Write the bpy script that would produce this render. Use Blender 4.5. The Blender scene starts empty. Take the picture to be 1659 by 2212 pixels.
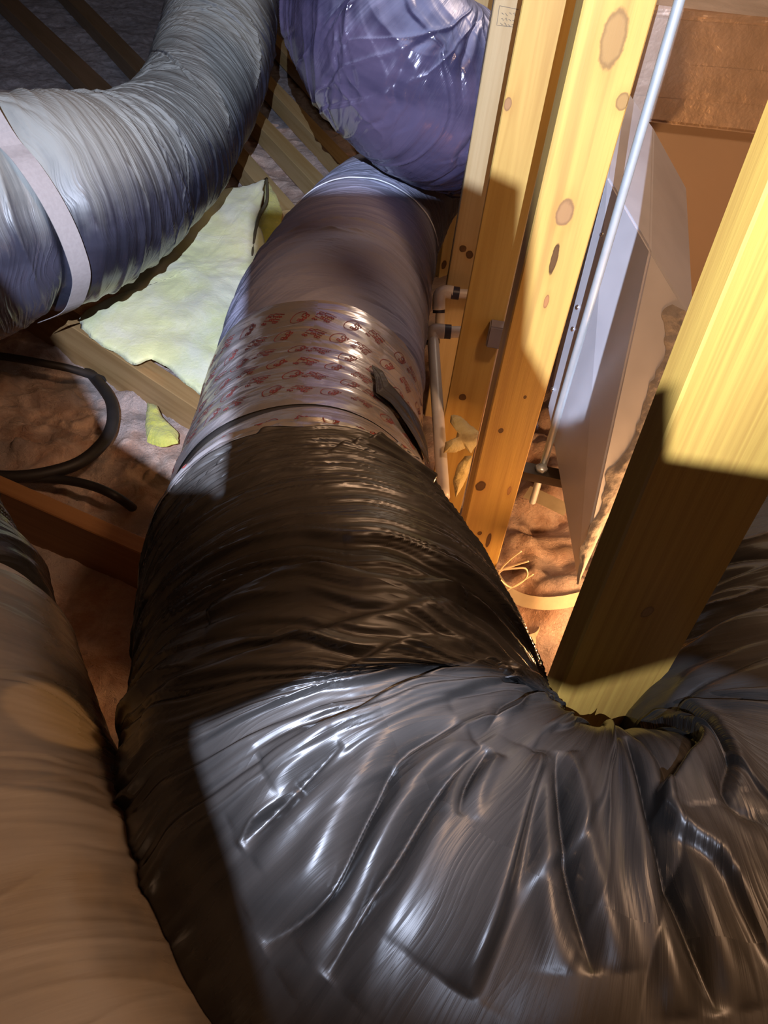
import bpy, bmesh, math
import numpy as np
from mathutils import Vector, Matrix

scene = bpy.context.scene
col = scene.collection
R_ = np.random.RandomState

# ------------------------------------------------------------------ camera
FPX, CX, CY = 1700.0, 829.5, 1106.0            # focal length and centre for a 1659 x 2212 frame
EYE = 1.6                                      # camera height above the ceiling boards the attic floor is made of
_g = np.array([-198.0, 1737.0, 1700.0]); _g /= np.linalg.norm(_g)
_f = np.array([0, 0, 1.0]); _Y = _f - (_f @ _g) * _g; _Y /= np.linalg.norm(_Y)
_Z = -_g; _X = np.cross(_Y, _Z)
BASIS = np.array([_X, _Y, _Z])                 # camera (right, down, forward) -> world
def P(x, y, d):
    """world point seen at pixel (x, y) at depth d metres"""
    return BASIS @ np.array([(x - CX) / FPX * d, (y - CY) / FPX * d, d]) + [0, 0, EYE]
def PZ(x, y, z):
    """world point seen at pixel (x, y) on the horizontal plane at height z"""
    w = BASIS @ np.array([(x - CX) / FPX, (y - CY) / FPX, 1.0])
    return np.array([0, 0, EYE]) + w * ((z - EYE) / w[2])
def ray(x, y):
    w = BASIS @ np.array([(x - CX) / FPX, (y - CY) / FPX, 1.0]); return w / np.linalg.norm(w)
def project(p):
    c = (np.asarray(p) - [0, 0, EYE]) @ BASIS
    return CX + FPX * c[..., 0] / c[..., 2], CY + FPX * c[..., 1] / c[..., 2], c[..., 2]
EYEP = np.array([0, 0, EYE])

cam = bpy.data.cameras.new('camera'); camo = bpy.data.objects.new('camera', cam); col.objects.link(camo)
cr, cd, cf = BASIS[:, 0], BASIS[:, 1], BASIS[:, 2]
camo.matrix_world = Matrix(((cr[0], -cd[0], -cf[0], 0), (cr[1], -cd[1], -cf[1], 0), (cr[2], -cd[2], -cf[2], EYE), (0, 0, 0, 1)))
cam.sensor_fit = 'HORIZONTAL'; cam.sensor_width = 36; cam.lens = 36 * FPX / 1659
cam.clip_start = .02
scene.camera = camo
scene.view_settings.view_transform = 'Standard'; scene.view_settings.look = 'None'
scene.view_settings.exposure = 0; scene.view_settings.gamma = 1
scene.view_settings.use_curve_mapping = False

# ------------------------------------------------------------------ light
w = bpy.data.worlds.new('attic_dark'); scene.world = w; w.use_nodes = True
w.node_tree.nodes['Background'].inputs[0].default_value = (1, .55, .36, 1)
w.node_tree.nodes['Background'].inputs[1].default_value = .016
def lamp(name, kind, loc, energy, color, size, target=None, **kw):
    l = bpy.data.lights.new(name, kind); l.energy = energy; l.color = color
    if kind in ('POINT', 'SPOT'): l.shadow_soft_size = size
    if kind == 'AREA': l.size = size
    for k, v in kw.items(): setattr(l, k, v)
    o = bpy.data.objects.new(name, l); o.location = loc; col.objects.link(o)
    if target is not None:
        o.rotation_euler = (Vector(target) - Vector(loc)).to_track_quat('-Z', 'Y').to_euler()
    return o
HEAD = EYEP + BASIS @ np.array([.02, .0, -.45])       # head torch worn by whoever stands behind the camera
lamp('head_torch_light', 'SPOT', HEAD, 500, (.68, .77, 1.0), .0018, P(600, 500, 2), spot_size=math.radians(77), spot_blend=1.0)
WORK = P(1475, 1330, 1.55)                            # work lamp standing behind the post
lamp('work_lamp_light', 'POINT', WORK, 19, (1, .50, .20), .05)
lamp('attic_bulb_light', 'POINT', (.62, .62, 2.25), 54, (1, .60, .35), .10)
lamp('attic_bulb_light', 'POINT', (.55, 2.62, 1.9), 17, (1, .78, .62), .10)
lamp('phone_flash_light', 'POINT', EYEP + BASIS @ np.array([-.02, -.05, -.02]), .25, (.72, .82, 1.0), .012)

# ------------------------------------------------------------------ numpy helpers
def vnoise(x, y, seed=0, py=None):
    """smooth value noise in 0..1; period py (integer) in y"""
    rs = R_(seed); tab = rs.rand(256, 256)
    xi = np.floor(x).astype(int); yi = np.floor(y).astype(int)
    fx = x - xi; fy = y - yi
    fx = fx * fx * fx * (fx * (fx * 6 - 15) + 10); fy = fy * fy * fy * (fy * (fy * 6 - 15) + 10)
    def ys(k): return (k % py if py else k) % 256
    a, b = xi % 256, (xi + 1) % 256
    c, d = ys(yi), ys(yi + 1)
    return (tab[a, c] * (1 - fx) + tab[b, c] * fx) * (1 - fy) + (tab[a, d] * (1 - fx) + tab[b, d] * fx) * fy
def fbm(x, y, seed, n=4):
    t = 0; a = .5
    for i in range(n):
        t = t + a * (vnoise(x * 2 ** i, y * 2 ** i, seed + i) - .5); a *= .5
    return t
def spline(ctrl, m=240):
    """centripetal-ish Catmull-Rom through control rows, evenly resampled by length of the first three columns"""
    c = np.array(ctrl, float); n = len(c)
    t = np.linspace(0, n - 1, 60 * n); i = np.clip(t.astype(int), 0, n - 2); u = (t - i)[:, None]
    p0 = c[np.maximum(i - 1, 0)]; p1 = c[i]; p2 = c[i + 1]; p3 = c[np.minimum(i + 2, n - 1)]
    q = .5 * (2 * p1 + (p2 - p0) * u + (2 * p0 - 5 * p1 + 4 * p2 - p3) * u ** 2 + (3 * p1 - p0 - 3 * p2 + p3) * u ** 3)
    L = np.concatenate([[0], np.cumsum(np.linalg.norm(np.diff(q[:, :3], axis=0), axis=1))])
    s = np.linspace(0, L[-1], m)
    return np.stack([np.interp(s, L, q[:, k]) for k in range(c.shape[1])], 1), s

def link(name, me, mat=None, parent=None):
    o = bpy.data.objects.new(name, me); col.objects.link(o)
    if mat is not None: me.materials.append(mat)
    if parent is not None: o.parent = parent
    return o
def mesh_np(name, verts, quads, uv=None, smooth=True):
    """mesh from arrays; quads (n,4) or tris (n,3); uv per vertex"""
    verts = np.asarray(verts, np.float32).reshape(-1, 3); quads = np.asarray(quads, np.int32)
    k = quads.shape[1]; me = bpy.data.meshes.new(name)
    me.vertices.add(len(verts)); me.vertices.foreach_set('co', verts.ravel())
    me.loops.add(quads.size); me.loops.foreach_set('vertex_index', quads.ravel())
    me.polygons.add(len(quads)); me.polygons.foreach_set('loop_start', np.arange(0, quads.size, k, dtype=np.int32))
    me.polygons.foreach_set('use_smooth', np.full(len(quads), smooth))
    if uv is not None:
        lay = me.uv_layers.new(name='UVMap')
        uv = np.asarray(uv, np.float32)
        if len(uv) == len(verts): uv = uv[quads.ravel()]
        lay.data.foreach_set('uv', uv.ravel())
    me.update(calc_edges=True); me.validate()
    return me
def grid_faces(ns, nt, wrap=False):
    i = np.arange(ns - 1)[:, None]; j = np.arange(nt if wrap else nt - 1)[None]
    j2 = (j + 1) % nt
    return np.stack([i * nt + j, i * nt + j2, (i + 1) * nt + j2, (i + 1) * nt + j], -1).reshape(-1, 4)
def tag(o, label, cat, group=None, kind=None):
    if label: o['label'] = label
    if cat: o['category'] = cat
    if group: o['group'] = group
    if kind: o['kind'] = kind
    return o
def thing(name, loc, label, cat, group=None):
    o = bpy.data.objects.new(name, None); o.location = loc; o.empty_display_size = .05; col.objects.link(o)
    bpy.context.view_layer.update()
    return tag(o, label, cat, group)
def part(name, me, mat, parent, label=None):
    """link a mesh given in world coordinates under a thing"""
    o = link(name, me, mat, parent); o.matrix_parent_inverse = Matrix.Translation(parent.matrix_world.translation).inverted() if parent.parent is None else Matrix.Identity(4)
    if label: o['label'] = label
    return o

class Tube:
    """a soft duct: centre line, radius, angle measured from the top; grid of surface points"""
    def __init__(self, ctrl, ns, nt, rows=None):
        self.path, self.s = spline(ctrl, ns)
        if rows is not None:                       # rows: (share of the length, share of the rows) knots
            s2 = np.interp(np.linspace(0, 1, ns), rows[1], np.array(rows[0]) * self.s[-1])
            self.path = np.stack([np.interp(s2, self.s, self.path[:, k]) for k in range(self.path.shape[1])], 1); self.s = s2
        self.c = self.path[:, :3]; self.r = self.path[:, 3]
        T = np.gradient(self.c, self.s, axis=0); T /= np.linalg.norm(T, axis=1)[:, None]
        e1 = np.array([0, 0, 1.0]) - T[:, 2:3] * T; e1 /= np.linalg.norm(e1, axis=1)[:, None]
        self.T = T; self.e1 = e1; self.e2 = np.cross(T, e1)
        self.ns, self.nt = ns, nt
        self.th = np.linspace(0, 2 * np.pi, nt, endpoint=False)
        self.S, self.TH = np.meshgrid(self.s, self.th, indexing='ij')
        self.N = self.e1[:, None] * np.cos(self.TH)[..., None] + self.e2[:, None] * np.sin(self.TH)[..., None]
        self.H = np.zeros_like(self.S)
    def build(self): self.V = self.c[:, None] + self.N * (self.r[:, None] + self.H)[..., None]; return self
    def at(self, s, th, off=0.0):
        """point on the finished surface"""
        s = np.asarray(s, float); th = np.asarray(th, float)
        a = np.clip(np.interp(s, self.s, np.arange(self.ns)), 0, self.ns - 1.001)
        b = (th % (2 * np.pi)) / (2 * np.pi) * self.nt
        i = a.astype(int); j = b.astype(int) % self.nt; fa = (a - i)[..., None]; fb = (b - b.astype(int))[..., None]; j2 = (j + 1) % self.nt
        def mix(G): return (G[i, j] * (1 - fb) + G[i, j2] * fb) * (1 - fa) + (G[i + 1, j] * (1 - fb) + G[i + 1, j2] * fb) * fa
        return mix(self.V) + mix(self.N) * np.asarray(off)[..., None]
    def base(self, s, th, off=0.0):
        """point at a height above the undented surface"""
        g = lambda G: np.array([np.interp(s, self.s, G[:, k]) for k in range(3)])
        return g(self.c) + (g(self.e1) * math.cos(th) + g(self.e2) * math.sin(th)) * (np.interp(s, self.s, self.r) + off)
    def pick(self, x, y):
        """(s, theta) of the base surface under a pixel"""
        if not hasattr(self, '_px'):
            st = max(1, self.ns // 500), max(1, self.nt // 300)
            V = (self.c[:, None] + self.N * self.r[:, None, None])[::st[0], ::st[1]]; N = self.N[::st[0], ::st[1]]
            self._px = project(V); self._ok = ((V - EYEP) * N).sum(-1) < 0
            self._ss = self.S[::st[0], ::st[1]]; self._tt = self.TH[::st[0], ::st[1]]
        d = (self._px[0] - x) ** 2 + (self._px[1] - y) ** 2 + np.where(self._ok, 0, 1e9) + np.where(self._px[2] > .1, 0, 1e9)
        d = d + np.where(d < 200, self._px[2] * 30, 0)
        k = np.unravel_index(np.argmin(d), d.shape)
        return self._ss[k], self._tt[k]
    def mesh(self, name, i0=0, i1=None):
        i1 = i1 or self.ns
        uv = np.stack([self.S, self.TH / (2 * np.pi)], -1)[i0:i1].reshape(-1, 2)
        fc = grid_faces(i1 - i0, self.nt, True)
        luv = uv[fc.ravel()].reshape(-1, 4, 2)
        seam = (luv[:, :, 1].max(1) - luv[:, :, 1].min(1)) > .5
        luv[seam] = np.where(luv[seam][..., 1:2] < .5, luv[seam] + [0, 1], luv[seam])
        return mesh_np(name, self.V[i0:i1], fc, luv.reshape(-1, 2))

def wrapd(a): return (a + np.pi) % (2 * np.pi) - np.pi
def wrinkles(t, seed, fine=.0016, mid=.005, big=.010, slant=.10, f=(60, 17, 3.5)):
    """film pulled round a tube: ridged noise long in angle, short along the duct"""
    v = t.TH / (2 * np.pi)
    warp = .10 * (vnoise(t.S * 2.2, v * 3, seed, 3) - .5) + .05 * (vnoise(t.S * 6, v * 5, seed + 5, 5) - .5) + .012 * (vnoise(t.S * 20, v * 9, seed + 6, 9) - .5)
    S = t.S + warp + slant * np.sin(t.TH + 1.0 + seed)
    def ridge(fr, k, sd, p):
        n = vnoise(S * fr, v * k + S * 1.7, sd, k); return (1 - np.abs(2 * n - 1)) ** p
    m1 = vnoise(t.S * 4, v * 5, seed + 11, 5); m2 = vnoise(t.S * 3, v * 4, seed + 12, 4)
    h = big * (vnoise(S * f[2], v * 3, seed + 1, 3) - .5) * 2
    h = h + mid * (ridge(f[1], 2, seed + 2, 2.2) - .35) * (.35 + 1.3 * m1)
    h = h + fine * (ridge(f[0], 3, seed + 3, 2.2) - .3) * (.2 + 1.6 * m2)
    h = h + fine * .4 * (ridge(f[0] * 1.8, 4, seed + 4, 2) - .3) * (.2 + 1.6 * m1)
    return h
def fold(t, s0, th0, span, slant, wd, amp, kind, seed, wob=.03):
    """one crease running round the tube: 'r' sharp ridge, 'v' valley, 'o' overlap with an abrupt edge"""
    i0, i1 = np.searchsorted(t.s, [s0 - abs(slant) * span - wd * 8 - .06, s0 + abs(slant) * span + wd * 8 + .06])
    if i1 - i0 < 2: return
    sl = slice(i0, i1); d = wrapd(t.TH[sl] - th0)
    win = np.clip(1 - (d / span) ** 2, 0, 1) ** 1.2
    if seed == 333: d = wrapd(t.TH[sl])             # a family of parallel folds shares one course
    sk = s0 + slant * d + wob * (vnoise(d * 1.3 + 50, d * 0, seed) - .5) + wob * .3 * (vnoise(d * 5 + 90, d * 0, seed + 1) - .5)
    x = (t.S[sl] - sk) / wd
    if kind == 'r': h = np.exp(-np.abs(x) * 1.4)
    elif kind == 'v': h = -np.exp(-np.abs(x) * 1.3) + .45 * np.exp(-((np.abs(x) - 2.2) / 1.3) ** 2)
    else:
        if kind == 'p': x = -x
        e = 1 / (1 + np.exp(-np.clip(x * 5, -40, 40))); h = e * np.exp(-np.clip(x, 0, 30) / 2.6) - .5 * (1 - e) * np.exp(np.clip(x, -30, 0) / 1.0)
    t.H[sl] += amp * win * h
def crease(t, px, wd, amp, kind='v'):
    """a crease through given places on the tube"""
    q = np.array([t.pick(*p) for p in px]); q[:, 1] = np.unwrap(q[:, 1])
    q, _ = spline(np.column_stack([q[:, 0], q[:, 1] * .25, q[:, 0] * 0, q[:, 0] * 0]), 40); q = q[:, :2]
    i0, i1 = np.searchsorted(t.s, [q[:, 0].min() - wd * 6, q[:, 0].max() + wd * 6]); sl = slice(i0, i1)
    A = t.S[sl]; B = wrapd(t.TH[sl] - q[:, 1].mean() / .25) * .25 + q[:, 1].mean()
    best = np.full(A.shape, 9.0); sg = np.zeros(A.shape); par = np.zeros(A.shape)
    for k in range(len(q) - 1):
        d = q[k + 1] - q[k]; L = (d @ d) + 1e-12
        u = np.clip(((A - q[k, 0]) * d[0] + (B - q[k, 1]) * d[1]) / L, 0, 1)
        ex = A - q[k, 0] - u * d[0]; ey = B - q[k, 1] - u * d[1]; dist = np.hypot(ex, ey)
        m = dist < best; best = np.where(m, dist, best); sg = np.where(m, np.sign(d[0] * ey - d[1] * ex), sg); par = np.where(m, (k + u) / (len(q) - 1), par)
    x = best * sg / wd; win = np.clip(4 * par * (1 - par), 0, 1) ** .6
    if kind == 'v': h = -np.exp(-np.abs(x) * 1.3) + .45 * np.exp(-((np.abs(x) - 2.2) / 1.3) ** 2)
    elif kind == 'r': h = np.exp(-np.abs(x) * 1.4)
    else:
        if kind == 'o-': x = -x
        e = 1 / (1 + np.exp(-np.clip(x * 5, -40, 40))); h = e * np.exp(-np.clip(x, 0, 30) / 2.6) - .5 * (1 - e) * np.exp(np.clip(x, -30, 0) / 1.0)
    t.H[sl] += amp * win * h

def sweep(pts, r, n=14, uvs=1.0, cap=True, m=None):
    """round bar, pipe or cable along points"""
    c = np.array(pts, float)
    if m: c = spline(np.column_stack([c, c[:, 0] * 0]), m)[0][:, :3]
    T = np.gradient(c, axis=0); T /= np.linalg.norm(T, axis=1)[:, None]
    e = np.cross(T[0], [.3, .9, .2]); e /= np.linalg.norm(e); V = []
    rr = np.broadcast_to(r, len(c))
    for p, t, q in zip(c, T, rr):
        e = e - (e @ t) * t; e /= np.linalg.norm(e); b = np.cross(t, e)
        a = np.linspace(0, 2 * np.pi, n, endpoint=False)
        V.append(p + q * (np.cos(a)[:, None] * e + np.sin(a)[:, None] * b))
    V = np.array(V); L = np.concatenate([[0], np.cumsum(np.linalg.norm(np.diff(c, axis=0), axis=1))])
    uv = np.stack(np.broadcast_arrays(L[:, None], np.linspace(0, 1, n, endpoint=False)[None]), -1).reshape(-1, 2)
    F = grid_faces(len(c), n, True); V = V.reshape(-1, 3)
    if cap:
        k = len(V); V = np.vstack([V, c[0], c[-1]]); uv = np.vstack([uv, [0, 0], [L[-1], 0]])
        j = np.arange(n); last = (len(c) - 1) * n
        F = np.vstack([F, np.stack([j * 0 + k, (j + 1) % n, j, j], -1)[:, [0, 1, 2, 2]] if False else np.zeros((0, 4), int)])
        F = [list(q) for q in F] + [[k, (q + 1) % n, q] for q in range(n)] + [[k + 1, last + q, last + (q + 1) % n] for q in range(n)]
        me = bpy.data.meshes.new('bar'); me.from_pydata([tuple(v) for v in V], [], F); lay = me.uv_layers.new(name='UVMap')
        for lp in me.loops: lay.data[lp.index].uv = uv[lp.vertex_index]
        me.polygons.foreach_set('use_smooth', np.ones(len(me.polygons), bool)); me.update(); return me
    return mesh_np('bar', V, F, uv)

# ------------------------------------------------------------------ material helpers
def new_mat(name):
    m = bpy.data.materials.new(name); m.use_nodes = True; nt = m.node_tree
    return m, nt, nt.nodes['Principled BSDF']
class NB:
    def __init__(self, nt): self.nt = nt
    def n(self, kind, **kw):
        o = self.nt.nodes.new(kind)
        for k, v in kw.items():
            if k.startswith('i_'):
                key = k[2:]; o.inputs[int(key) if key.isdigit() else key.replace('_', ' ')].default_value = v
            else: setattr(o, k, v)
        return o
    def l(self, a, b): self.nt.links.new(a, b); return b
    def math(self, op, a, b=None, c=None, clamp=False):
        o = self.n('ShaderNodeMath', operation=op, use_clamp=clamp)
        for i, v in enumerate((a, b, c)):
            if v is None: continue
            if isinstance(v, (int, float)): o.inputs[i].default_value = v
            else: self.l(v, o.inputs[i])
        return o.outputs[0]
    def mix(self, f, a, b):
        o = self.n('ShaderNodeMix', data_type='RGBA')
        for s, v in ((o.inputs[0], f), (o.inputs[6], a), (o.inputs[7], b)):
            if isinstance(v, (int, float)): s.default_value = v
            elif isinstance(v, tuple): s.default_value = (*v, 1)
            else: self.l(v, s)
        return o.outputs[2]
    def ramp(self, f, lo, hi):
        o = self.n('ShaderNodeMapRange', interpolation_type='SMOOTHSTEP'); self.l(f, o.inputs[0])
        o.inputs[1].default_value = lo; o.inputs[2].default_value = hi; return o.outputs[0]
    def noise(self, vec, scale, detail=4, rough=.55, dist=0):
        o = self.n('ShaderNodeTexNoise'); o.inputs['Scale'].default_value = scale; o.inputs['Detail'].default_value = detail
        o.inputs['Roughness'].default_value = rough; o.inputs['Distortion'].default_value = dist
        if vec is not None: self.l(vec, o.inputs['Vector'])
        return o.outputs['Fac']
    def mapped(self, vec, scale):
        o = self.n('ShaderNodeMapping'); o.inputs['Scale'].default_value = scale; self.l(vec, o.inputs[0]); return o.outputs[0]
    def bump(self, h, strength, dist, normal=None):
        o = self.n('ShaderNodeBump'); o.inputs['Strength'].default_value = strength; o.inputs['Distance'].default_value = dist
        self.l(h, o.inputs['Height'])
        if normal is not None: self.l(normal, o.inputs['Normal'])
        return o.outputs[0]
    def uv(self): return self.n('ShaderNodeUVMap').outputs[0]
    def obj(self): return self.n('ShaderNodeTexCoord').outputs['Object']
    def pos(self): return self.n('ShaderNodeNewGeometry').outputs['Position']

def film_mat(name, base, base2, dust, dust_lo, dust_hi, rough=.26, dust_amt=.8, metallic=0.0, fine=.5, spec=.5, streak=(55, 3), blotch=3.0, spot=None, lines=0.0):
    """thin plastic duct jacket: stretch marks across it, dust lying on whatever faces up"""
    m, nt, b = new_mat(name); k = NB(nt); uv = k.uv()
    n1 = k.noise(k.mapped(uv, (streak[0], streak[1], 1)), 1, 5, .6, .4)
    n2 = k.noise(k.mapped(uv, (streak[0] * 3.2, streak[1] * 2, 1)), 1, 4, .6, .3)
    n3 = k.noise(k.mapped(uv, (blotch, blotch * 1.6, 1)), 1, 5, .6)
    col0 = k.mix(k.ramp(n3, .38, .62), base, base2)
    if spot:
        vm = k.n('ShaderNodeVectorMath', operation='SUBTRACT'); k.l(uv, vm.inputs[0]); vm.inputs[1].default_value = (spot[0], spot[1], 0)
        vs = k.n('ShaderNodeVectorMath', operation='MULTIPLY'); k.l(vm.outputs[0], vs.inputs[0]); vs.inputs[1].default_value = (1 / spot[2], 1 / spot[3], 0)
        ln = k.n('ShaderNodeVectorMath', operation='LENGTH'); k.l(vs.outputs[0], ln.inputs[0])
        wb = k.math('ADD', ln.outputs['Value'], k.math('MULTIPLY_ADD', n1, .8, -.4))
        col0 = k.mix(k.math('MULTIPLY', k.math('SUBTRACT', 1.0, k.ramp(wb, .75, 1.1)), .8), col0, spot[4])
        col0 = k.mix(k.math('MULTIPLY', k.math('MULTIPLY', k.ramp(wb, .8, .95), k.math('SUBTRACT', 1.0, k.ramp(wb, 1.0, 1.25))), .6), col0, (.03, .025, .02))
    gz = k.n('ShaderNodeSeparateXYZ'); k.l(k.n('ShaderNodeNewGeometry').outputs['Normal'], gz.inputs[0])
    dn = k.math('MULTIPLY_ADD', n3, .55, -.27); ds = k.math('MULTIPLY_ADD', n1, .7, -.35)
    f = k.ramp(k.math('ADD', gz.outputs[2], k.math('ADD', dn, ds)), dust_lo, dust_hi)
    f = k.math('MULTIPLY', f, dust_amt)
    k.l(k.mix(f, col0, dust), b.inputs['Base Color'])
    k.l(k.math('ADD', k.math('MULTIPLY', f, .45), k.math('MULTIPLY_ADD', n3, .22, rough - .11)), b.inputs['Roughness'])
    b.inputs['Metallic'].default_value = metallic; b.inputs['Specular IOR Level'].default_value = spec
    nb = k.bump(n1, fine, .006); nb = k.bump(n2, fine * .7, .0022, nb)
    if lines:                                     # thin pulled lines in the film
        cb = k.n('ShaderNodeCombineXYZ'); k.l(k.math('MULTIPLY', k.noise(k.mapped(uv, (3, 5, 1)), 1, 2), .12), cb.inputs[0])
        va = k.n('ShaderNodeVectorMath', operation='ADD'); k.l(uv, va.inputs[0]); k.l(cb.outputs[0], va.inputs[1])
        h = 0
        for sc_, w_ in (((62, 1.1, 1), .6), ((130, 1.7, 1), .4)):
            n = k.noise(k.mapped(va.outputs[0], sc_), 1, 1, .4)
            r_ = k.math('POWER', k.math('SUBTRACT', 1.0, k.math('ABSOLUTE', k.math('MULTIPLY_ADD', n, 3.0, -1.5)), clamp=True), 5.0)
            r_ = k.math('MULTIPLY', r_, w_); h = r_ if isinstance(h, int) else k.math('ADD', h, r_)
        h = k.math('MULTIPLY', h, k.ramp(n3, .35, .65))
        nb = k.bump(h, lines, .004, nb)
    k.l(nb, b.inputs['Normal'])
    return m
def wood_mat(name, pale=(.45, .285, .072), dark=(.33, .190, .052), knots=(), rough=.5, seed=0.0, grain=26):
    """sawn softwood, u along the board in metres, v across; knots are (u, v, half length, half width, colour)"""
    m, nt, b = new_mat(name); k = NB(nt); uv = k.uv()
    mp = k.n('ShaderNodeMapping'); mp.inputs['Location'].default_value = (seed, seed * .37, seed); k.l(uv, mp.inputs[0]); uv2 = mp.outputs[0]
    big = k.noise(k.mapped(uv2, (1.3, 9, 1)), 1, 3, .5, .6)
    rings = k.noise(k.mapped(uv2, (.9, grain, 1)), 1, 2, .5, 1.6)
    fib = k.noise(k.mapped(uv2, (14, 420, 1)), 1, 3, .6)
    c = k.mix(k.ramp(rings, .3, .75), pale, dark)
    c = k.mix(k.math('MULTIPLY', k.ramp(big, .45, .75), .5), c, (pale[0] * 1.12, pale[1] * 1.13, pale[2] * 1.25))
    c = k.mix(k.math('MULTIPLY', k.ramp(fib, .5, .8), .22), c, (dark[0] * .75, dark[1] * .7, dark[2] * .6))
    for (ku, kv, ru, rv, kc) in knots:
        vm = k.n('ShaderNodeVectorMath', operation='SUBTRACT'); k.l(uv, vm.inputs[0]); vm.inputs[1].default_value = (ku, kv, 0)
        vs = k.n('ShaderNodeVectorMath', operation='MULTIPLY'); k.l(vm.outputs[0], vs.inputs[0]); vs.inputs[1].default_value = (1 / ru, 1 / rv, 0)
        ln = k.n('ShaderNodeVectorMath', operation='LENGTH'); k.l(vs.outputs[0], ln.inputs[0])
        wob = k.math('ADD', ln.outputs['Value'], k.math('MULTIPLY_ADD', k.noise(k.mapped(uv, (70, 70, 1)), 1, 3), .5, -.25))
        halo = k.math('MULTIPLY', k.math('SUBTRACT', 1.0, k.ramp(wob, .8, 2.4)), .22)
        c = k.mix(halo, c, (dark[0] * .95, dark[1] * .72, dark[2] * .6))
        inn = k.math('SUBTRACT', 1.0, k.ramp(wob, .82, 1.05))
        c = k.mix(k.math('MULTIPLY', inn, .9), c, kc)
        rim = k.math('MULTIPLY', inn, k.ramp(wob, .6, .95))
        c = k.mix(k.math('MULTIPLY', rim, .55), c, (kc[0] * .35, kc[1] * .3, kc[2] * .3))
    k.l(c, b.inputs['Base Color']); b.inputs['Roughness'].default_value = rough; b.inputs['Specular IOR Level'].default_value = .35
    k.l(k.bump(fib, .25, .0008), b.inputs['Normal'])
    return m
def plain_mat(name, colr, rough=.5, metallic=0.0, var=.15, scale=30, bump=0.0, spec=.5):
    m, nt, b = new_mat(name); k = NB(nt); n = k.noise(k.obj(), scale, 5)
    d = tuple(v * (1 - var) for v in colr); e = tuple(min(1, v * (1 + var)) for v in colr)
    k.l(k.mix(k.ramp(n, .3, .7), d, e), b.inputs['Base Color'])
    b.inputs['Roughness'].default_value = rough; b.inputs['Metallic'].default_value = metallic; b.inputs['Specular IOR Level'].default_value = spec
    if bump: k.l(k.bump(n, bump, .004), b.inputs['Normal'])
    return m
def wool_mat(name, a, b_, scale=14, bump=.8, c=None):
    """glass wool: cloudy colour, fibrous surface"""
    m, nt, b = new_mat(name); k = NB(nt); p = k.pos()
    n1 = k.noise(p, scale, 6, .65, .5); n2 = k.noise(p, scale * 9, 5, .7, 1.0); n3 = k.noise(p, scale * .25, 3)
    cc = k.mix(k.ramp(n1, .35, .68), a, b_)
    if c: cc = k.mix(k.ramp(n3, .48, .6), cc, c)
    k.l(cc, b.inputs['Base Color']); b.inputs['Roughness'].default_value = .95; b.inputs['Specular IOR Level'].default_value = .1
    b.inputs['Sheen Weight'].default_value = .25
    nb = k.bump(n1, bump, .02); k.l(k.bump(n2, bump, .006, nb), b.inputs['Normal'])
    return m

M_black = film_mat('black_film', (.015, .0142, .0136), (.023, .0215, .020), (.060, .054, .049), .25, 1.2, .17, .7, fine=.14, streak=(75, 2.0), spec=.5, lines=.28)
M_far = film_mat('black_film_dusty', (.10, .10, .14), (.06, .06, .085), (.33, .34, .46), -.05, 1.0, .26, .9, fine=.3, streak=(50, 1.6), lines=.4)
M_grey = film_mat('grey_film_dusty', (.020, .020, .030), (.045, .045, .065), (.30, .31, .285), .05, .85, .25, .9, fine=.4, streak=(45, 1.6), lines=.5)
M_mylar = film_mat('violet_film', (.040, .036, .075), (.105, .085, .15), (.34, .36, .52), .28, 1.1, .15, .8, metallic=.2, fine=.6, streak=(42, 2.0), spec=.9)
M_tan = film_mat('clear_film_over_wool', (.18, .138, .095), (.048, .040, .034), (.30, .27, .25), .45, 1.1, .28, .8, fine=.3, streak=(14, 2.2), blotch=4.0)
M_strap = plain_mat('white_webbing', (.31, .285, .28), .45, var=.06, scale=120)
M_wool = wool_mat('pink_glass_wool', (.46, .28, .20), (.80, .60, .49), 13, 1.0, (.46, .36, .32))
M_blown = wool_mat('grey_blown_wool', (.20, .17, .17), (.42, .38, .40), 22, 1.0)
M_yellow = wool_mat('yellow_glass_wool', (.74, .76, .40), (.80, .80, .60), 6, .3)
M_amber = wool_mat('amber_glass_wool', (.50, .40, .15), (.66, .56, .28), 9, .6)
M_lime = wool_mat('lime_glass_wool', (.52, .50, .08), (.62, .60, .16), 9, .6)
M_pvc = plain_mat('white_pvc', (.56, .52, .48), .35, var=.06)
M_primer = plain_mat('purple_primer', (.022, .022, .045), .4)
M_cable = plain_mat('black_cable', (.02, .017, .016), .55)
M_strut = plain_mat('dark_steel', (.075, .065, .055), .45, metallic=.7)
M_rod = plain_mat('zinc_rod', (.72, .82, .86), .36, metallic=.65, var=.05)
M_screw = plain_mat('zinc_screw', (.75, .76, .8), .25, metallic=1.0, var=.05)
M_mastic = plain_mat('grey_mastic', (.27, .24, .215), .85, var=.18, scale=60, bump=.8)
M_paper = plain_mat('cream_paper', (.42, .36, .25), .7, var=.08)
M_kraft = plain_mat('brown_kraft', (.10, .085, .05), .7)
M_red = plain_mat('red_print', (.20, .035, .03), .5, var=.2)
M_ink = plain_mat('grey_ink', (.13, .10, .07), .7)
M_block = plain_mat('grey_plastic', (.16, .14, .15), .5, var=.05)
M_wire = plain_mat('pale_wire', (.75, .58, .38), .4, var=.1)
M_tie = plain_mat('white_nylon', (.62, .64, .70), .4, var=.04)

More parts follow.
